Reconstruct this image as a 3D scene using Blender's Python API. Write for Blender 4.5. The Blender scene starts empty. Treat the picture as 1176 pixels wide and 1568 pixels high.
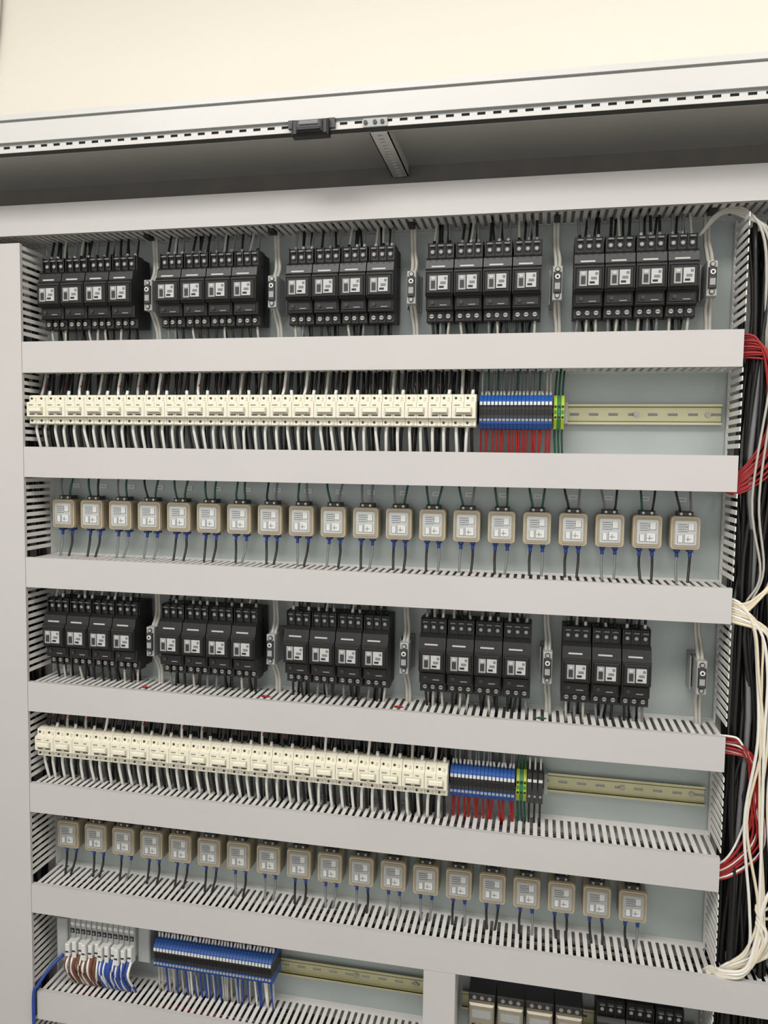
import bpy, random
from math import *
from mathutils import Vector, Matrix
random.seed(7)
RN=random.Random(11)
Z0=1.75
SC=bpy.context.scene
# ------------------------------------------------------------------ materials
def lin(c):
    c=c/255.0
    return c/12.92 if c<=0.04045 else ((c+0.055)/1.055)**2.4
def mat(name,rgb,rough=0.5,metal=0.0,var=0.06,scale=30.0,bump=0.0,bscale=400.0,spec=0.5):
    m=bpy.data.materials.new(name); m.use_nodes=True
    nt=m.node_tree; b=nt.nodes['Principled BSDF']
    col=[lin(v) for v in rgb]
    tc=nt.nodes.new('ShaderNodeTexCoord')
    nz=nt.nodes.new('ShaderNodeTexNoise'); nz.inputs['Scale'].default_value=scale; nz.inputs['Detail'].default_value=4
    nt.links.new(tc.outputs['Object'],nz.inputs['Vector'])
    r=nt.nodes.new('ShaderNodeValToRGB')
    r.color_ramp.elements[0].position=0.3; r.color_ramp.elements[1].position=0.7
    r.color_ramp.elements[0].color=(*[c*(1-var) for c in col],1)
    r.color_ramp.elements[1].color=(*[min(1,c*(1+var)) for c in col],1)
    nt.links.new(nz.outputs['Fac'],r.inputs['Fac']); nt.links.new(r.outputs['Color'],b.inputs['Base Color'])
    b.inputs['Roughness'].default_value=rough; b.inputs['Metallic'].default_value=metal
    b.inputs['Specular IOR Level'].default_value=spec
    if bump>0:
        n2=nt.nodes.new('ShaderNodeTexNoise'); n2.inputs['Scale'].default_value=bscale
        nt.links.new(tc.outputs['Object'],n2.inputs['Vector'])
        bp=nt.nodes.new('ShaderNodeBump'); bp.inputs['Strength'].default_value=bump; bp.inputs['Distance'].default_value=0.001
        nt.links.new(n2.outputs['Fac'],bp.inputs['Height']); nt.links.new(bp.outputs['Normal'],b.inputs['Normal'])
    return m
M={}
def D(k,*a,**kw): M[k]=mat(k,*a,**kw)
D('duct_cover',(190,188,187),0.42,var=0.02,scale=4)
D('duct_pvc',(216,215,212),0.45,var=0.03,scale=20)
D('frame_white',(198,198,196),0.4,var=0.02,scale=5)
D('plate',(166,175,173),0.42,var=0.05,scale=9,metal=0.1)
D('roof_grey',(192,191,187),0.6,var=0.04,scale=6,bump=0.1)
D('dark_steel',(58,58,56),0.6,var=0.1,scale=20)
D('shadow_steel',(112,109,104),0.6,var=0.1,scale=20)  # steel darkened in its colour for the shade above the top duct
D('wall_paint',(254,249,238),0.9,var=0.008,scale=2,bump=0.15,bscale=120)
D('ceiling_paint',(248,247,243),0.9,var=0.01,scale=2)
D('floor_vinyl',(130,128,124),0.5,var=0.1,scale=6)
D('black_plastic',(22,22,24),0.42,var=0.15,scale=60)
D('black_soft',(13,13,15),0.5,var=0.1,scale=60)
D('charcoal',(44,44,46),0.45,var=0.1,scale=60)
D('label_white',(210,211,208),0.5,var=0.03,scale=50)
D('contactor_label',(182,184,183),0.5,var=0.03,scale=50)
D('label_grey',(150,152,151),0.45,var=0.05,scale=50)
D('screw',(170,168,162),0.35,metal=0.7,var=0.1,scale=80)
D('cream',(226,222,204),0.4,var=0.02,scale=30)
D('cream_dark',(192,187,168),0.45,var=0.04,scale=30)
D('slot_dark',(44,44,40),0.6,var=0.1,scale=40)
D('blue',(32,84,160),0.4,var=0.06,scale=60)
D('blue_dark',(24,52,115),0.45,var=0.06,scale=60)
D('grey_plastic',(160,163,162),0.45,var=0.04,scale=50)
D('green',(40,120,70),0.45,var=0.08,scale=60)
D('yellow_green',(165,185,50),0.45,var=0.05,scale=60)
D('beige',(180,170,148),0.4,var=0.05,scale=12)
D('beige_rim',(154,143,120),0.38,var=0.05,scale=12)
D('foil',(184,187,187),0.3,metal=0.35,var=0.05,scale=60)
D('print_grey',(112,114,118),0.5,var=0.05,scale=60)
D('rail_zinc',(198,195,158),0.35,metal=0.45,var=0.08,scale=14)
D('w_black',(18,18,20),0.45,var=0.1,scale=80)
D('w_grey',(112,114,115),0.5,var=0.06,scale=80)
D('w_lgrey',(172,170,162),0.5,var=0.06,scale=80)
D('w_white',(222,221,216),0.45,var=0.04,scale=80)
D('w_cream',(216,206,182),0.5,var=0.05,scale=80)
D('w_red',(150,28,30),0.45,var=0.08,scale=80)
D('w_green',(22,78,58),0.45,var=0.08,scale=80)
D('w_blue',(38,70,150),0.45,var=0.08,scale=80)
D('w_brown',(105,62,40),0.45,var=0.08,scale=80)
D('tan_metal',(150,143,128),0.4,metal=0.35,var=0.08,scale=30)
# ------------------------------------------------------------------ mesh builder
import bmesh
class MB:
    def __init__(s): s.v=[];s.f=[];s.m=[];s.sm=[];s.mats=[]
    def mi(s,k):
        if k not in s.mats: s.mats.append(k)
        return s.mats.index(k)
    def add(s,vs,fs,k,smooth=False):
        o=len(s.v); s.v+=vs; i=s.mi(k)
        for f in fs: s.f.append(tuple(o+a for a in f)); s.m.append(i); s.sm.append(smooth)
    def box(s,x0,x1,y0,y1,z0,z1,k):
        s.add([(x0,y0,z0),(x1,y0,z0),(x1,y1,z0),(x0,y1,z0),(x0,y0,z1),(x1,y0,z1),(x1,y1,z1),(x0,y1,z1)],
              [(0,3,2,1),(4,5,6,7),(0,1,5,4),(1,2,6,5),(2,3,7,6),(3,0,4,7)],k)
    def cbox(s,x0,x1,y0,y1,z0,z1,k,c=0.0015):
        v=[(x0,y1,z0),(x1,y1,z0),(x1,y1,z1),(x0,y1,z1),
           (x0,y0+c,z0),(x1,y0+c,z0),(x1,y0+c,z1),(x0,y0+c,z1),
           (x0+c,y0,z0+c),(x1-c,y0,z0+c),(x1-c,y0,z1-c),(x0+c,y0,z1-c)]
        f=[(0,3,2,1),(8,9,10,11)]
        for i in range(4):
            j=(i+1)%4
            f.append((i,j,4+j,4+i)); f.append((4+i,4+j,8+j,8+i))
        s.add(v,f,k)
    def prism(s,prof,x0,x1,k):
        n=len(prof)
        v=[(x0,a,b) for a,b in prof]+[(x1,a,b) for a,b in prof]
        f=[tuple(range(n)),tuple(reversed(range(n,2*n)))]
        for i in range(n):
            j=(i+1)%n; f.append((i,n+i,n+j,j))
        s.add(v,f,k)
    def plate(s,outline,y0,y1,k,smooth=False):
        n=len(outline)
        v=[(a,y0,b) for a,b in outline]+[(a,y1,b) for a,b in outline]
        f=[tuple(range(n)),tuple(reversed(range(n,2*n)))]
        for i in range(n):
            j=(i+1)%n; f.append((i,n+i,n+j,j))
        s.add(v,f,k)
    def cyl(s,c,r,y0,y1,k,n=10):
        s.plate([(c[0]+r*cos(2*pi*i/n),c[1]+r*sin(2*pi*i/n)) for i in range(n)],y0,y1,k)
    def tube(s,pts,r,k,n=6,sub=4):
        P=[Vector(p) for p in pts]
        if len(P)>2 and sub>1:
            Q=[]
            E=[P[0]*2-P[1]]+P+[P[-1]*2-P[-2]]
            for i in range(1,len(E)-2):
                a,b,c,d=E[i-1:i+3]
                for t in range(sub):
                    t/=sub
                    Q.append(0.5*((2*b)+(c-a)*t+(2*a-5*b+4*c-d)*t*t+(3*b-a-3*c+d)*t**3))
            Q.append(P[-1]); P=Q
        V=[];F=[]
        up=Vector((0.13,0.99,0.07)).normalized()
        for i,p in enumerate(P):
            t=(P[min(i+1,len(P)-1)]-P[max(i-1,0)]).normalized()
            a=t.cross(up)
            if a.length<1e-3: a=t.cross(Vector((1,0,0)))
            a.normalize(); b=t.cross(a)
            for j in range(n):
                an=2*pi*j/n; q=p+a*(r*cos(an))+b*(r*sin(an)); V.append(tuple(q))
        for i in range(len(P)-1):
            for j in range(n):
                k2=(j+1)%n
                F.append((i*n+j,i*n+k2,(i+1)*n+k2,(i+1)*n+j))
        F.append(tuple(reversed(range(n)))); F.append(tuple(range((len(P)-1)*n,len(P)*n)))
        s.add(V,F,k,True)
    def mesh(s,name):
        me=bpy.data.meshes.new(name); me.from_pydata(s.v,[],s.f)
        for k in s.mats: me.materials.append(M[k])
        me.polygons.foreach_set('material_index',s.m); me.polygons.foreach_set('use_smooth',s.sm)
        me.update()
        bm=bmesh.new(); bm.from_mesh(me); bmesh.ops.recalc_face_normals(bm,faces=bm.faces); bm.to_mesh(me); bm.free()
        return me
    def obj(s,name,loc=(0,0,Z0),parent=None):
        return put(name,s.mesh(name),loc,parent)
def put(name,me,loc,parent=None):
    o=bpy.data.objects.new(name,me); SC.collection.objects.link(o); o.location=loc
    if parent: o.parent=parent
    return o
def rrect(cx,cz,w,h,r,n=5):
    # rounded rectangle outline, counter-clockwise
    o=[]
    for (sx,sz,a0) in ((1,1,0),(-1,1,90),(-1,-1,180),(1,-1,270)):
        for i in range(n+1):
            a=radians(a0+90*i/n)
            o.append((cx+sx*(w/2-r)+r*cos(a),cz+sz*(h/2-r)+r*sin(a)))
    return o
# ------------------------------------------------------------------ layout constants (metres)
DT=[0.237,0.0,-0.186,-0.3861,-0.6162,-0.8072,-1.0015]   # duct cover tops
H=0.0546; DEP=0.0955
PITCH=0.0125; SLOT=0.0055
# ------------------------------------------------------------------ room
def simple(name,x0,x1,y0,y1,z0,z1,k):
    b=MB(); b.box(x0,x1,y0,y1,z0,z1,k); return b.obj(name,(0,0,0))
simple('floor',-3,4,-3.5,0.5,-0.05,0,'floor_vinyl')
simple('ceiling',-3,4,-3.5,0.5,3.0,3.05,'ceiling_paint')
simple('wall_back',-3,4,0.45,0.5,0,3.0,'wall_paint')
simple('wall_left',-3.05,-3,-3.5,0.5,0,3.0,'wall_paint')
simple('wall_right',4,4.05,-3.5,0.5,0,3.0,'wall_paint')
b=MB()
b.tube([(-0.47,0.435,0.30),(-0.455,0.435,0.55),(-0.40,0.435,0.80),(-0.37,0.435,1.20)],0.010,'frame_white',n=10)
b.tube([(-0.447,0.435,0.30),(-0.432,0.435,0.55),(-0.377,0.435,0.80),(-0.347,0.435,1.20)],0.010,'frame_white',n=10)
b.obj('wall_conduit')
# ------------------------------------------------------------------ cabinet shell
b=MB()
XL,XR=-0.62,1.75
b.box(XL,XR,-0.094,0.32,0.3035,0.312,'roof_grey')
b.box(XL,XR,-0.1,-0.094,0.301,0.332,'frame_white')
b.box(XL,XR,-0.102,-0.086,0.3355,0.344,'frame_white')
b.box(XL,XR,-0.098,-0.088,0.331,0.336,'label_grey')
b.box(XL,XR,-0.090,0.32,0.336,0.342,'frame_white')
zt,zb=0.3000,0.2865
b.box(XL,XR,-0.0955,-0.094,0.2965,0.3025,'label_grey')
b.box(XL,XR,-0.0955,-0.094,zb,0.2925,'frame_white')
x=XL
while x<XR:
    b.box(x,x+0.011,-0.0955,-0.094,0.2925,0.2965,'frame_white'); x+=0.0225
b.box(XL,XR,-0.0925,-0.080,zb,0.3035,'dark_steel')  # dark strip added behind the slots, painting the shade inside the rail
b.box(XL,XR,-0.080,-0.078,zb,0.3035,'roof_grey')
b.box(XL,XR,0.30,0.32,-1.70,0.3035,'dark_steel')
b.box(XL-0.02,XL,-0.1,0.32,-1.70,0.344,'frame_white')
b.box(XR,XR+0.02,-0.1,0.32,-1.70,0.344,'frame_white')
b.box(XL-0.02,XR+0.02,-0.1,0.32,-1.75,-1.70,'dark_steel')
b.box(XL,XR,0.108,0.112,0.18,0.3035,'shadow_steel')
cab=b.obj('control_cabinet')
b=MB(); b.box(-0.55,1.70,DEP,DEP+0.003,-1.68,0.232,'plate'); b.obj('mounting_plate')
# roof strut (perforated)
b=MB()
x0,x1=0.648,0.676
b.box(x0,x0+0.010,-0.080,0.100,0.2835,0.2855,'duct_pvc'); b.box(x1-0.010,x1,-0.080,0.100,0.2835,0.2855,'duct_pvc')
y=-0.080
while y<0.095:
    b.box(x0+0.010,x1-0.010,y,y+0.007,0.2835,0.2855,'duct_pvc'); y+=0.0125
b.box(x0+0.002,x1-0.002,-0.080,0.100,0.290,0.292,'print_grey')
b.box(x0,x0+0.0015,-0.080,0.100,0.2835,0.3035,'frame_white'); b.box(x1-0.0015,x1,-0.080,0.100,0.2835,0.3035,'frame_white')
b.box(x0-0.006,x1+0.002,-0.0985,-0.0955,0.286,0.298,'grey_plastic')
for xx in (x0-0.002,x0+0.012,x1-0.005): b.cyl((xx,0.292),0.003,-0.101,-0.0985,'charcoal')
b.obj('roof_support_strut')
# door latch block
b=MB()
b.cbox(0.536,0.592,-0.110,-0.094,0.2755,0.2990,'black_plastic',0.003)
b.box(0.528,0.538,-0.101,-0.096,0.290,0.302,'charcoal'); b.box(0.590,0.600,-0.101,-0.096,0.288,0.302,'charcoal')
b.cbox(0.544,0.584,-0.115,-0.109,0.279,0.296,'charcoal',0.002)
b.cbox(0.549,0.579,-0.117,-0.114,0.2880,0.2945,'print_grey',0.001)
b.cbox(0.546,0.582,-0.1165,-0.113,0.2805,0.2850,'black_soft',0.001)
b.obj('door_latch')
# ------------------------------------------------------------------ horizontal ducts
def hduct(name,x0,x1,top,h=H):
    b=MB(); bot=top-h; t=0.0016
    b.box(x0,x1,0,0.0018,bot,top,'duct_cover')
    b.box(x0,x1,0.0018,0.009,top-t,top,'duct_cover'); b.box(x0,x1,0.0018,0.009,bot,bot+t,'duct_cover')
    for zz in (top-2*t-0.0004,bot+t+0.0004):
        b.box(x0,x1,0.080,DEP,zz,zz+t,'duct_pvc')
        x=x0+0.003
        while x<x1-0.008:
            b.box(x,x+PITCH-SLOT,0.004,0.080,zz,zz+t,'duct_pvc'); x+=PITCH
    b.box(x0,x1,DEP-0.002,DEP,bot+t,top-t,'duct_pvc')
    for i in range(11):  # mostly black wires added inside the duct to darken its finger slots
        yy=0.02+0.06*RN.random(); zz=bot+0.010+RN.random()*0.03
        b.tube([(x0+0.02+(x1-x0-0.04)*k/8,yy+RN.uniform(-.006,.006),zz+RN.uniform(-.004,.004)) for k in range(9)],0.0034,RN.choice(['w_black','w_black','w_grey','w_black','w_black','w_green','w_red']),n=5,sub=2)
    return b.obj(name)
hduct('cable_duct',-0.50,1.65,DT[0],0.0525)
for i in range(1,6): hduct('cable_duct',0.0,1.2,DT[i])
hduct('cable_duct',0.0,1.65,DT[6])
hduct('cable_duct',0.008,0.741,-1.2095)
hduct('cable_duct',0.008,1.65,-1.43)
# ------------------------------------------------------------------ vertical ducts
def vwall(b,x,z0,z1,skips):
    t=0.0016
    b.box(x,x+t,0.080,DEP,z0,z1,'duct_pvc')
    z=z0
    while z<z1-0.007:
        zz=z+PITCH-SLOT
        if not any(s0<z+0.003<s1 for s0,s1 in skips):
            b.box(x,x+t,0.002,0.080,z,zz,'duct_pvc')
        z+=PITCH
skips=[(t-H-0.002,t+0.009) for t in DT[1:]]+[(-1.2665,-1.20)]
b=MB()
b.box(-0.17,-0.0008,-0.0002,0.0018,-1.60,0.172,'duct_cover')
b.box(-0.0026,-0.0008,0.0018,0.006,-1.60,0.172,'duct_cover')
b.box(-0.17,-0.168,0.0018,DEP,-1.60,0.172,'duct_pvc')
b.box(-0.168,-0.003,DEP-0.002,DEP,-1.60,0.172,'duct_pvc')
vwall(b,-0.004,-1.60,0.18,skips)
for i in range(14):
    xx=-0.015-0.12*RN.random(); yy=0.03+0.05*RN.random()
    b.tube([(xx+RN.uniform(-.008,.008),yy+RN.uniform(-.01,.01),0.15-k*0.19) for k in range(9)],0.0035,'w_black',n=5,sub=2)
b.obj('vertical_cable_duct')
b=MB()
vwall(b,1.2,-1.60,0.18,skips)
vwall(b,1.33,-1.60,0.18,[])
b.box(1.2,1.3316,DEP-0.002,DEP,-1.60,0.18,'duct_pvc')
b.obj('vertical_cable_duct')
b=MB()
b.box(0.7415,0.795,-0.0002,0.0018,-1.425,-1.0565,'duct_cover')
b.box(0.7935,0.795,0.0018,DEP,-1.425,-1.0565,'duct_pvc')
b.box(0.7415,0.743,0.0018,DEP,-1.425,-1.0565,'duct_pvc')
b.obj('vertical_cable_duct')
b=MB()
b.box(-0.55,-0.175,0.0,0.004,-1.66,0.172,'frame_white'); b.box(-0.55,-0.546,0.004,DEP,-1.66,0.172,'frame_white')
b.obj('side_cover_panel')
# ------------------------------------------------------------------ DIN rails
def rail(name,x0,x1,zc):
    b=MB(); y=0.083
    b.box(x0,x1,y,y+0.0012,zc+0.0115,zc+0.0165,'rail_zinc'); b.box(x0,x1,y,y+0.0012,zc-0.0165,zc-0.0115,'rail_zinc')
    b.box(x0,x1,y,y+0.008,zc+0.0115,zc+0.0125,'rail_zinc'); b.box(x0,x1,y,y+0.008,zc-0.0125,zc-0.0115,'rail_zinc')
    b.box(x0,x1,y+0.007,y+0.008,zc+0.0022,zc+0.0115,'rail_zinc'); b.box(x0,x1,y+0.007,y+0.008,zc-0.0115,zc-0.0022,'rail_zinc')
    x=x0
    while x<x1-0.01:
        b.box(x,x+0.016,y+0.007,y+0.008,zc-0.0022,zc+0.0022,'rail_zinc'); x+=0.031
    if x1-x0>0.4:
        b.box(x0,x1,y+0.008,DEP,zc-0.0025,zc+0.0025,'label_grey')
        for xx in (x1-0.02,x1-0.13): b.cyl((xx,zc),0.0045,y+0.004,y+0.008,'screw')
    return b.obj(name)
rail('din_rail',0.01,1.192,-0.1205)
rail('din_rail',0.01,1.192,-0.747)
rail('din_rail',0.01,0.735,-1.148)
rail('din_rail',0.80,1.195,-1.16)
# ------------------------------------------------------------------ contactor
def contactor():
    b=MB(); w=0.0222
    b.box(-w,w,0.055,0.083,0.030,0.150,'black_soft')
    b.box(-w+0.004,w-0.004,0.083,DEP,0.06,0.11,'dark_steel')
    b.cbox(-w,w,0.038,0.060,0.026,0.045,'black_plastic')
    for i in (-1,0,1):
        b.cyl((i*0.0135,0.035),0.0050,0.0365,0.040,'black_soft',12)
        b.cyl((i*0.0135,0.035),0.0036,0.0355,0.0375,'screw',10)
        b.box(i*0.0135-0.0030,i*0.0135+0.0030,0.0352,0.0356,0.0345,0.0355,'black_soft')
    for i in (-2,2): b.box(i*0.0034-0.0005,i*0.0034+0.0005,0.034,0.040,0.026,0.045,'black_plastic')
    b.cbox(-w,w,0.026,0.060,0.043,0.066,'black_plastic',0.002)
    b.cbox(-w+0.003,w-0.003,0.024,0.028,0.047,0.062,'black_soft',0.001)
    b.cyl((-0.011,0.0545),0.0032,0.022,0.025,'charcoal',12)
    b.box(0.001,0.012,0.0235,0.0245,0.050,0.0512,'label_grey')
    b.prism([(0.060,0.064),(0.020,0.064),(0.016,0.068),(0.016,0.104),(0.020,0.108),(0.023,0.122),(0.030,0.127),(0.060,0.127)],-w,w,'black_plastic')
    b.cbox(-w+0.002,w-0.002,0.0125,0.0165,0.067,0.100,'black_soft',0.0015)
    b.box(-0.0145,-0.0030,0.0112,0.0128,0.0715,0.0945,'label_grey')
    b.box(-0.0120,-0.0055,0.0106,0.0113,0.0745,0.0865,'charcoal')
    b.box(-0.0115,-0.0060,0.0106,0.0113,0.0885,0.0925,'contactor_label')
    b.box(-0.0012,0.0145,0.0108,0.0128,0.0725,0.0945,'contactor_label')
    b.box(0.001,0.0085,0.0104,0.0109,0.0750,0.0782,'black_soft')
    b.box(0.003,0.0115,0.0104,0.0109,0.081,0.0850,'print_grey')
    b.box(0.009,0.0130,0.0104,0.0109,0.088,0.0920,'print_grey')
    b.box(-0.013,0.009,0.0195,0.0205,0.1095,0.1120,'contactor_label')
    b.box(-w+0.001,w-0.001,0.0145,0.0165,0.101,0.1025,'charcoal')
    b.cbox(-w,w,0.036,0.060,0.125,0.152,'black_plastic')
    for i in (-1,0,1):
        b.cyl((i*0.0138,0.1375),0.0050,0.0345,0.038,'black_soft',12)
        b.cyl((i*0.0138,0.1375),0.0030,0.0335,0.036,'label_grey',10)
        b.box(i*0.0138-0.0042,i*0.0138+0.0042,0.030,0.040,0.1455,0.1475,'print_grey')
    for i in (-2,-0.67,0.67,2): b.box(i*0.0104-0.0006,i*0.0104+0.0006,0.031,0.040,0.127,0.152,'black_plastic')
    for i in range(4): b.cyl((-0.0155+i*0.0103,0.1195),0.0024,0.0225,0.027,'charcoal',8)
    return b.mesh('contactor')
cm=contactor()
def aux():
    b=MB()
    b.cbox(-0.0075,0.0075,0.030,0.083,0.055,0.108,'grey_plastic',0.001)
    b.box(-0.012,0.0085,0.083,DEP,0.052,0.111,'label_grey')
    b.box(-0.0125,-0.0105,0.060,0.083,0.054,0.109,'label_grey')
    b.cbox(-0.006,0.006,0.026,0.032,0.066,0.098,'charcoal',0.001)
    for z in (0.0615,0.1025): b.cyl((0,z),0.0042,0.0285,0.031,'black_soft',12); b.cyl((0,z),0.003,0.028,0.029,'screw',10)
    b.cyl((0,0.0905),0.004,0.0245,0.027,'label_white',12); b.cyl((0,0.0905),0.002,0.024,0.0248,'black_soft',8)
    b.box(-0.004,0.004,0.0252,0.0262,0.071,0.081,'label_grey')
    return b.mesh('auxiliary_terminal')
am=aux()
GX=[0.020,0.249,0.484,0.720,0.953]
UP=0.0462
wA=MB()
def cont_row(zb,counts,auxs,zceil,foot):
    for g,n in zip(GX,counts):
        for i in range(n):
            xc=g+UP*(i+0.5)
            put('contactor',cm,(xc,0,Z0+zb))
            for j in (-1,0,1):
                x=xc+j*0.0138; dx=RN.uniform(-.004,.004)
                c=RN.choice(['w_grey','w_black','w_black','w_grey','w_lgrey'])
                wA.tube([(x,0.046,zb+0.147),(x+dx*.4,0.048,zb+0.160),(x+dx,0.056,zceil+0.004),(x+dx,0.06,zceil+0.012)],0.0022,c,n=6,sub=3)
                wA.tube([(x,0.0462,zb+0.150),(x+dx*.3,0.0475,zb+0.158)],0.0026,RN.choice(['w_white','w_black','w_lgrey']),n=6)
                c=RN.choice(['w_grey','w_black','w_black','w_lgrey'])
                wA.tube([(x,0.048,zb+0.030),(x+dx*.3,0.047,zb+0.018),(x+dx,0.05,zb-0.003),(x+dx,0.05,zb-0.012)],0.0022,c,n=6,sub=3)
            if RN.random()<0.7:
                x=xc+0.004
                wA.box(x-0.006,x+0.006,0.070,0.0715,zb+0.158,zb+0.166,'label_white')
            for j in (-0.5,0.5):
                x=xc+j*0.0138; dx=RN.uniform(-.006,.006)
                wA.tube([(x,0.060,zb+0.147),(x+dx*.4,0.064,zb+0.160),(x+dx,0.066,zceil+0.006)],0.002,'w_black',n=5,sub=3)
                wA.tube([(x,0.062,zb+0.032),(x+dx,0.066,zb-0.006)],0.0022,'w_black',n=5)
    for q,x in enumerate(auxs):
        put('auxiliary_terminal',am,(x,0,Z0+zb))
        wA.box(x-0.008,x+0.002,0.030,0.050,zceil-0.004,zceil+0.004,'black_soft')
        if foot and q<4: wA.tube([(x-0.016,0.030,zb-0.004),(x-0.008,0.022,zb+0.001),(x+0.002,0.030,zb-0.004)],0.002,'w_green' if q==3 else 'w_red',sub=4)
        for s in (0,1):
            dx=0.0055*(s-0.5)
            wA.tube([(x+dx,0.045,zb+0.105),(x+dx*1.2,0.060,zb+0.125),(x+dx-0.003,0.066,zb+0.15),(x+dx-0.004,0.064,zceil+0.01)],0.0032,'w_lgrey',sub=4)
            wA.tube([(x+dx,0.045,zb+0.058),(x+dx*1.2+.001,0.058,zb+0.04),(x+dx+0.003,0.064,zb+0.02),(x+dx+0.004,0.062,zb-0.01)],0.0032,'w_lgrey',sub=4)
cont_row(DT[1],[4,4,4,4,4],[0.2285,0.457,0.696,0.929,1.158],0.184,False)
cont_row(DT[4],[4,4,4,4,3],[0.2285,0.457,0.694,0.931,1.168],DT[3]-H,True)
wA.obj('contactor_wiring')
# ------------------------------------------------------------------ miniature circuit breakers
MW=0.0383
def mcb():
    b=MB(); w=MW/2-0.0003
    prof=[(0.040,-0.0265),(0.022,-0.0265),(0.014,-0.025),(0.014,-0.0145),(0.006,-0.0125),(0.006,0.0125),(0.014,0.0145),(0.014,0.025),(0.022,0.0265),(0.040,0.0265)]
    b.box(-w,w,0.040,0.083,-0.019,0.019,'charcoal')  # rear of the cream housing, coloured dark as painted shade among the wires
    for s in (0,1):
        x0=-w+s*w+0.0002*s; x1=x0+w-0.0003
        b.prism(prof,x0,x1,'cream')
        xc=(x0+x1)/2
        for z in (0.0198,-0.0198):
            b.cyl((xc-0.004,z),0.0020,0.0128,0.0145,'slot_dark',10)
            b.cyl((xc+0.004,z),0.0016,0.0130,0.0145,'cream_dark',8)
            b.box(xc+0.001,xc+0.006,0.0134,0.0142,z-0.0042,z-0.0032,'cream_dark')
    b.box(-0.0135,0.0135,0.0052,0.0064,-0.0065,0.0045,'cream_dark')
    b.cbox(-0.012,0.012,0.000,0.0055,-0.0045,0.0030,'cream',0.001)
    b.box(-0.013,-0.003,0.0050,0.0058,-0.0095,-0.0078,'slot_dark'); b.box(0.003,0.013,0.0050,0.0058,-0.0095,-0.0078,'slot_dark')
    b.box(-0.015,-0.006,0.0050,0.0058,0.0075,0.0085,'print_grey'); b.box(0.004,0.010,0.0050,0.0058,0.0075,0.0085,'green')
    b.box(-w,w,0.0133,0.0142,-0.0146,-0.0138,'slot_dark')
    return b.mesh('miniature_circuit_breaker')
mm=mcb()
wB=MB()
def mcb_row(x0,n,zc,zup,zdn):
    for i in range(n):
        xc=x0+MW*(i+0.5)
        put('miniature_circuit_breaker',mm,(xc,0,Z0+zc))
        for j,xx in enumerate((-0.0135,-0.0055,0.003,0.0115)):
            x=xc+xx; dx=RN.uniform(-.003,.003)
            y=0.030 if j%2 else 0.036
            c='w_black' if j!=1 else RN.choice(['w_white','w_black','w_lgrey'])
            wB.tube([(x,y,zc+0.025),(x+dx,y+0.004,zc+0.040),(x+dx,y+0.014,zup+0.008)],0.0026,c,sub=3)
            if j==1: wB.tube([(x+dx*.9,y+0.005,zc+0.041),(x+dx,y+0.009,zc+0.052)],0.0030,'w_red')
            if j==3: wB.tube([(x,y-.001,zc+0.026),(x+dx*.4,y+0.001,zc+0.034)],0.0030,'w_white')
            if j%2: wB.tube([(x+0.004,0.055,zc+0.018),(x+0.004+dx,0.060,zup+0.008)],0.0028,'w_black',n=5)
        for j,xx in enumerate((-0.014,-0.0095,0.0045,0.0105)):
            x=xc+xx; dx=RN.uniform(-.005,.005)
            c=['w_white','w_black','w_white','w_black'][j]
            y=0.028 if j in (0,2) else 0.038
            wB.tube([(x,y,zc-0.025),(x+dx*.4,y-0.001,zc-0.040),(x+dx,y+0.012,zdn-0.010)],0.0027 if c=='w_white' else 0.0026,c,sub=3)
            if j==1: wB.tube([(x+0.003,0.055,zc-0.018),(x+0.003+dx,0.060,zdn-0.008)],0.0024,'w_black',n=5)
def term_bank(name,x0,x1,zc,wires=('w_red',),up=('w_grey','w_green'),zup=0,zdn=0,pitch=0.0062,wdense=1.0):
    b=MB(); n=int(round((x1-x0)/pitch)); p=(x1-x0)/n
    for i in range(n):
        a=x0+i*p+0.0003; c=a+p-0.0006
        b.box(a,c,0.030,0.083,zc-0.011,zc+0.011,'charcoal')
        b.prism([(0.083,zc+0.011),(0.028,zc+0.011),(0.028,zc+0.018),(0.038,zc+0.027),(0.060,zc+0.027),(0.083,zc+0.018)],a,c,'blue')
        b.prism([(0.083,zc-0.011),(0.028,zc-0.011),(0.028,zc-0.018),(0.038,zc-0.027),(0.083,zc-0.027)],a,c,'blue')
        b.box(a+0.0006,c-0.0006,0.0262,0.029,zc+0.0105,zc+0.0160,'label_white')
        b.box(a+0.0006,c-0.0006,0.0262,0.029,zc-0.0150,zc-0.0115,'label_grey')
        b.box(a+0.001,c-0.001,0.0285,0.031,zc-0.004,zc+0.004,'black_soft')
        x=(a+c)/2
        if RN.random()<wdense:
            dx=RN.uniform(-.003,.003)
            b.tube([(x,0.046,zc+0.022),(x+dx,0.050,zc+0.038),(x+dx,0.056,zup+0.008)],0.0018,RN.choice(up),n=5,sub=3)
            b.tube([(x,0.0455,zc+0.026),(x+dx*.6,0.0485,zc+0.034)],0.0023,'w_white',n=5)
            b.tube([(x,0.046,zc-0.022),(x+dx,0.047,zc-0.036),(x+dx*2,0.056,zdn-0.010)],0.0019,RN.choice(wires),n=5,sub=3)
    b.box(x0,x1,0.0275,0.0285,zc-0.0190,zc-0.0178,'blue_dark')
    return b.obj(name)
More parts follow.
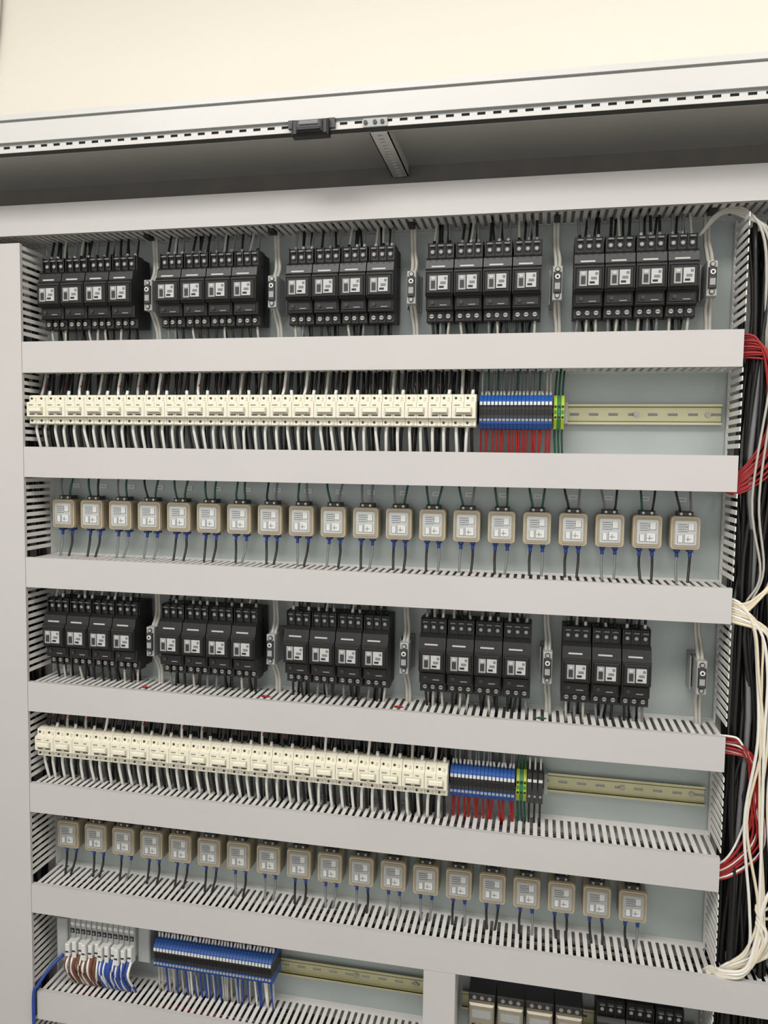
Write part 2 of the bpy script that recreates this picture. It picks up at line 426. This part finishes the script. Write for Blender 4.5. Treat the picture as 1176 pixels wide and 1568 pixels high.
def earth_bank(x0,x1,zc,black_to=None):
    b=MB(); n=3; p=(x1-x0)/n
    for i in range(n):
        a=x0+i*p+0.0003; c=a+p-0.0006; k='yellow_green' if i!=1 else 'green'
        b.prism([(0.083,zc-0.024),(0.044,zc-0.027),(0.034,zc-0.012),(0.034,zc+0.012),(0.044,zc+0.027),(0.083,zc+0.024)],a,c,k)
        b.box(a+0.001,c-0.001,0.0332,0.035,zc-0.003,zc+0.003,'green')
        for s in (-1,1):
            b.cyl(((a+c)/2,zc+s*0.0085),0.002,0.0328,0.035,'black_soft',8)
            b.tube([((a+c)/2,0.05,zc+s*0.022),((a+c)/2,0.055,zc+s*0.04),((a+c)/2+.002,0.06,zc+s*0.072)],0.0018,'w_green',n=5,sub=3)
    e=x1
    if black_to:
        m=int((black_to-x1)/0.009)
        for i in range(m):
            a=x1+0.0005+i*0.009; c=a+0.0082
            b.cbox(a,c,0.036,0.083,zc-0.026,zc+0.026,'charcoal',0.001)
            b.box(a+0.001,c-0.001,0.0352,0.0362,zc+0.010,zc+0.015,'label_white'); b.cyl(((a+c)/2,zc-0.014),0.0022,0.0350,0.0365,'screw',8)
            b.tube([((a+c)/2,0.05,zc-0.022),((a+c)/2,0.05,zc-0.04),((a+c)/2,0.06,zc-0.075)],0.0018,'w_black',n=5,sub=3)
            b.tube([((a+c)/2,0.05,zc+0.022),((a+c)/2,0.055,zc+0.045)],0.0018,'w_white',n=5)
        e=x1+m*0.009+.001
    b.cbox(e,e+0.006,0.055,0.083,zc-0.018,zc+0.018,'grey_plastic',0.001)
    b.obj('earth_terminal_block')
mcb_row(0.003,21,-0.119,DT[1]-H,DT[2])
term_bank('terminal_block_bank',0.811,0.927,-0.120,up=('w_grey','w_lgrey','w_grey','w_green'),zup=DT[1]-H,zdn=DT[2])
earth_bank(0.929,0.946,-0.120)
mcb_row(0.008,20,-0.733,DT[4]-H,DT[5])
term_bank('terminal_block_bank',0.776,0.884,-0.740,up=('w_black','w_grey'),zup=DT[4]-H,zdn=DT[5])
earth_bank(0.886,0.903,-0.740,0.932)
wB.obj('circuit_breaker_wiring')
# ------------------------------------------------------------------ square relay modules
def sqmod():
    b=MB()
    b.plate(rrect(0,0,0.0455,0.0535,0.006),0.055,0.083,'beige_rim')
    b.plate(rrect(0,0,0.0435,0.0515,0.0055),0.052,0.056,'beige')
    b.plate(rrect(0,0,0.0385,0.0460,0.004),0.0505,0.0525,'beige_rim')
    b.plate(rrect(0.000,0.000,0.0325,0.0385,0.0025,2),0.0498,0.0508,'foil')
    for i in range(4): b.box(-0.012,0.001+0.002*(i%2),0.0494,0.0499,0.0130-i*0.0036,0.0140-i*0.0036,'print_grey')
    for (x0,x1,z0,z1) in ((0.003,0.013,0.004,0.0155),(-0.012,-0.004,-0.0155,-0.004),(-0.002,0.013,-0.0155,-0.002)):
        b.box(x0,x1,0.0494,0.0499,z0,z1,'label_white')
        t=0.0006
        b.box(x0,x1,0.0491,0.0496,z0,z0+t,'print_grey'); b.box(x0,x0+t,0.0491,0.0496,z0,z1,'print_grey'); b.box(x1-t,x1,0.0491,0.0496,z0,z1,'print_grey')
    b.box(0.000,0.008,0.0490,0.0495,-0.010,-0.0092,'print_grey'); b.box(0.003,0.0038,0.0490,0.0495,-0.013,-0.005,'print_grey')
    b.cbox(-0.012,0.012,0.058,0.080,0.0265,0.0335,'charcoal',0.001)
    for s in (-1,1): b.cyl((s*0.0065,0.030),0.0022,0.0565,0.059,'screw',8)
    for s in (-1,1):
        b.cbox(s*0.0100-0.004,s*0.0100+0.004,0.058,0.075,-0.0315,-0.0262,'blue_dark',0.001)
    b.box(-0.018,0.018,0.083,DEP,-0.02,0.02,'black_soft')
    return b.mesh('square_relay_module')
sm=sqmod()
wC=MB()
def sq_row(x0,n,zc,dz,zup,zdn,up):
    for i in range(n):
        xc=x0+0.0577*i; z=zc+dz*i/(n-1)
        put('square_relay_module',sm,(xc,0,Z0+z))
        for s in (-1,1):
            dx=RN.uniform(-.003,.003)
            wC.tube([(xc+s*0.0075,0.064,z+0.032),(xc+s*0.0085,0.061,z+0.040),(xc+s*0.0095+dx,0.061,z+0.054),(xc+s*0.0110+dx*2,0.066,zup+0.006)],0.0020,RN.choice(up),n=5,sub=4)
            c=RN.choice(['w_black','w_grey','w_grey','w_black'])
            wC.tube([(xc+s*0.010,0.066,z-0.029),(xc+s*0.010,0.064,z-0.040)],0.0029,'w_blue',n=6)
            wC.tube([(xc+s*0.010,0.064,z-0.038),(xc+s*0.010+dx*.5,0.062,z-0.055),(xc+s*0.008+dx,0.052,zdn-0.003),(xc+s*0.008+dx,0.050,zdn-0.012)],0.0022,c,n=5,sub=4)
sq_row(0.0425,20,-0.309,0,DT[2]-H,DT[3],['w_green','w_black','w_green','w_grey'])
sq_row(0.0425,19,-0.9265,-0.0055,DT[5]-H,DT[6],['w_grey','w_black','w_green'])
wC.obj('relay_module_wiring')
b=MB()
for i in range(20):
    xc=0.0425+0.0577*i
    b.box(xc-0.007,xc+0.007,0.0940,0.0954,-0.262,-0.254,'label_white')
    b.box(xc-0.004,xc+0.004,0.0936,0.0942,-0.2585,-0.2575,'print_grey')
b.obj('module_number_labels')
# ------------------------------------------------------------------ bottom row
term_bank('terminal_block_bank',0.232,0.462,-1.125,wires=('w_white','w_blue','w_lgrey'),up=('w_black','w_grey','w_red'),zup=DT[6]-H,zdn=-1.2095,pitch=0.0062)
b=MB()
b.cbox(0.030,0.052,0.030,0.083,-1.165,-1.080,'grey_plastic',0.002)
b.cbox(0.052,0.190,0.036,0.083,-1.140,-1.078,'grey_plastic',0.002)
b.cbox(0.190,0.215,0.045,0.083,-1.155,-1.085,'grey_plastic',0.002)
for i in range(12):
    x=0.057+i*0.0112
    b.box(x-0.0012,x-0.0004,0.0350,0.0365,-1.118,-1.080,'print_grey')
    b.box(x,x+0.0075,0.0352,0.0365,-1.094,-1.088,'label_white'); b.box(x,x+0.0075,0.0352,0.0365,-1.109,-1.100,'charcoal'); b.cyl((x+0.0037,-1.1045),0.0020,0.034,0.036,'label_grey',8)
    b.cbox(x,x+0.0084,0.016+0.004*(i%3),0.040,-1.144-0.004*(i%2),-1.120+0.003*(i%2),'label_white',0.001)
    b.box(x+0.001,x+0.0074,0.0155+0.004*(i%3),0.020+0.004*(i%3),-1.136,-1.133,'charcoal')
    for k in range(3):
        c=(('w_brown','w_white','w_brown') if i<6 else ('w_blue','w_white','w_blue'))[(i+k)%3]
        b.tube([(x+0.0012+0.0030*k,0.026,-1.143),(x+0.001+0.003*k+RN.uniform(-.003,.003),0.017,-1.166),(x+0.004+RN.uniform(-.006,.006),0.033,-1.20),(x+0.004,0.05,-1.222)],0.0026,c,n=6)
b.tube([(0.045,0.028,-1.150),(0.028,0.012,-1.168),(0.012,-0.002,-1.195),(0.004,-0.0045,-1.215),(0.0035,-0.0045,-1.30),(0.003,-0.004,-1.36)],0.0032,'w_blue',n=7,sub=6)
b.obj('io_terminal_module')
def heavy():
    b=MB()
    b.cbox(-0.023,0.023,0.040,0.083,-0.045,0.042,'charcoal',0.002)
    b.cbox(-0.0215,0.0215,0.030,0.042,-0.020,0.030,'tan_metal',0.003)
    b.box(-0.016,0.016,0.0292,0.0302,0.006,0.020,'label_grey')
    for x in (-0.013,0,0.013):
        b.cyl((x,-0.032),0.0045,0.037,0.041,'screw',10); b.cyl((x,0.036),0.0035,0.038,0.041,'screw',10)
        b.box(x-0.003,x+0.003,0.0292,0.0302,-0.014,-0.004,'slot_dark')
    return b.mesh('power_relay')
hm=heavy()
for i in range(4): put('power_relay',hm,(0.838+i*0.0485,0,Z0-1.155))
for i in range(3): put('contactor',cm,(1.050+i*UP,0,Z0-1.240))
# ------------------------------------------------------------------ right-hand cable bundles
b=MB()
R2=random.Random(5)
for i in range(52):
    xx=1.212+0.10*R2.random(); yy=0.018+0.065*R2.random(); am_=R2.uniform(0.003,0.013)
    col=R2.choice(['w_black']*14+['w_grey'])
    b.tube([(max(1.208,xx+R2.uniform(-am_,am_)),yy+R2.uniform(-.008,.008),0.16-k*0.125) for k in range(14)],R2.uniform(0.0028,0.0042),col,n=6,sub=3)
b.obj('black_cable_bundle')
b=MB()
def J(p,a): return (p[0]+R2.uniform(-a,a),p[1]+R2.uniform(-a*.4,a*.4),p[2]+R2.uniform(-a,a))
for zt,tot in ((DT[1]-0.006,12),(DT[4]-0.002,10)):
    for i in range(tot):
        o=i*0.003; zz=zt-i*0.003
        b.tube([(1.150,0.03,zz-0.012),(1.205,0.014+0.002*(i%3),zz),J((1.228+o*0.8,0.008,zz-0.014),.004),J((1.243+o*.5,0.012,zz-0.08),.006),J((1.236+o,0.014,zz-0.15),.005),(1.205,0.018,zt-0.205-i*0.003),(1.160,0.03,zt-0.212)],0.0018,'w_red' if (i%4 or zt>-.1) else 'w_white',n=6,sub=6)
b.obj('red_cable_loop')
b=MB()
for i in range(9):
    o=i*0.0042; q=.007
    b.tube([(1.15,0.035,-0.415-o*.5),(1.205,0.010,-0.405-o),J((1.232+o,0.006,-0.445-o*.4),.003),J((1.240+o*1.1,0.004,-0.52),q),J((1.246+o*.9,0.002,-0.62),q),J((1.236+o*1.6,0.006,-0.75+o),q),J((1.252+o*1.2,0.004,-0.88),q),J((1.246+o,0.008,-0.955),.004),(1.215,0.014,-0.988-o*.3),(1.19,0.03,-1.03)],R2.uniform(.0018,.0027),'w_cream' if i%3 else 'w_white',n=7,sub=6)
for i in range(6):
    o=i*0.004
    b.tube([J((1.31,0.02,-0.80-o*5),.01),J((1.275-o,0.006,-0.86-o*2),.006),J((1.262+o*.5,0.002,-0.93),.006),J((1.245,-0.001,-0.975-o*.6),.003),(1.215,0.004,-0.990-o*.5),(1.196,0.02,-0.996-o*.5),(1.18,0.04,-1.03)],.0024,'w_cream' if i%2 else 'w_white',n=7,sub=6)
for i in range(6):
    o=i*0.005
    b.tube([(1.15,0.035,-0.42-o*.5),(1.205,0.010,-0.412-o),J((1.235+o,0.006,-0.40+o),.004),J((1.29,0.01,-0.36+o),.006)],.002,'w_cream',n=7,sub=6)
for i in range(4):
    o=i*0.004
    b.tube([(1.14,0.05,0.15),(1.165+o*.5,0.04,0.182-o*.2),(1.20,0.026,0.180-o),(1.226+o*1.6,0.016,0.13),J((1.232+o,0.02,0.02),.006),J((1.236+o,0.03,-0.06),.006)],0.0022,'w_lgrey',n=7,sub=6)
for i in range(3):
    o=i*0.007
    b.tube([J((1.242+o,0.008,-0.09),.004),J((1.226+o*1.4,0.006,-0.25),.004),J((1.24+o,0.008,-0.36),.004),(1.222+o,0.012,-0.41)],0.0018,'w_lgrey',n=6,sub=6)
b.obj('white_cable_bundle')
# ------------------------------------------------------------------ lights
def area(name,loc,rot,sx,sy,e,col):
    l=bpy.data.lights.new(name,'AREA'); l.shape='RECTANGLE'; l.size=sx; l.size_y=sy; l.energy=e; l.color=col
    o=bpy.data.objects.new(name,l); SC.collection.objects.link(o); o.location=loc; o.rotation_euler=rot; return o
area('ceiling_light_panel',(0.2,-1.45,2.94),(0,0,0),1.6,0.6,44,(1,0.965,0.92))
area('ceiling_light_panel',(1.9,-1.15,2.94),(0,0,0),1.2,0.6,24,(1,0.965,0.92))
w=bpy.data.worlds.new('w'); SC.world=w; w.use_nodes=True
w.node_tree.nodes['Background'].inputs[0].default_value=(1,0.98,0.955,1); w.node_tree.nodes['Background'].inputs[1].default_value=1.08
SC.view_settings.view_transform='Standard'
# ------------------------------------------------------------------ camera
cam=bpy.data.cameras.new('camera'); co=bpy.data.objects.new('camera',cam); SC.collection.objects.link(co)
cam.sensor_fit='VERTICAL'; cam.sensor_height=24; cam.lens=24*1181.4/1568; cam.clip_start=0.01
Rm=Matrix.Rotation(radians(11.356),4,'Z')@Matrix.Rotation(radians(90-3.967),4,'X')@Matrix.Rotation(radians(0.830),4,'Z')
co.matrix_world=Matrix.Translation((0.910,-1.235,-0.198+Z0))@Rm
SC.camera=co
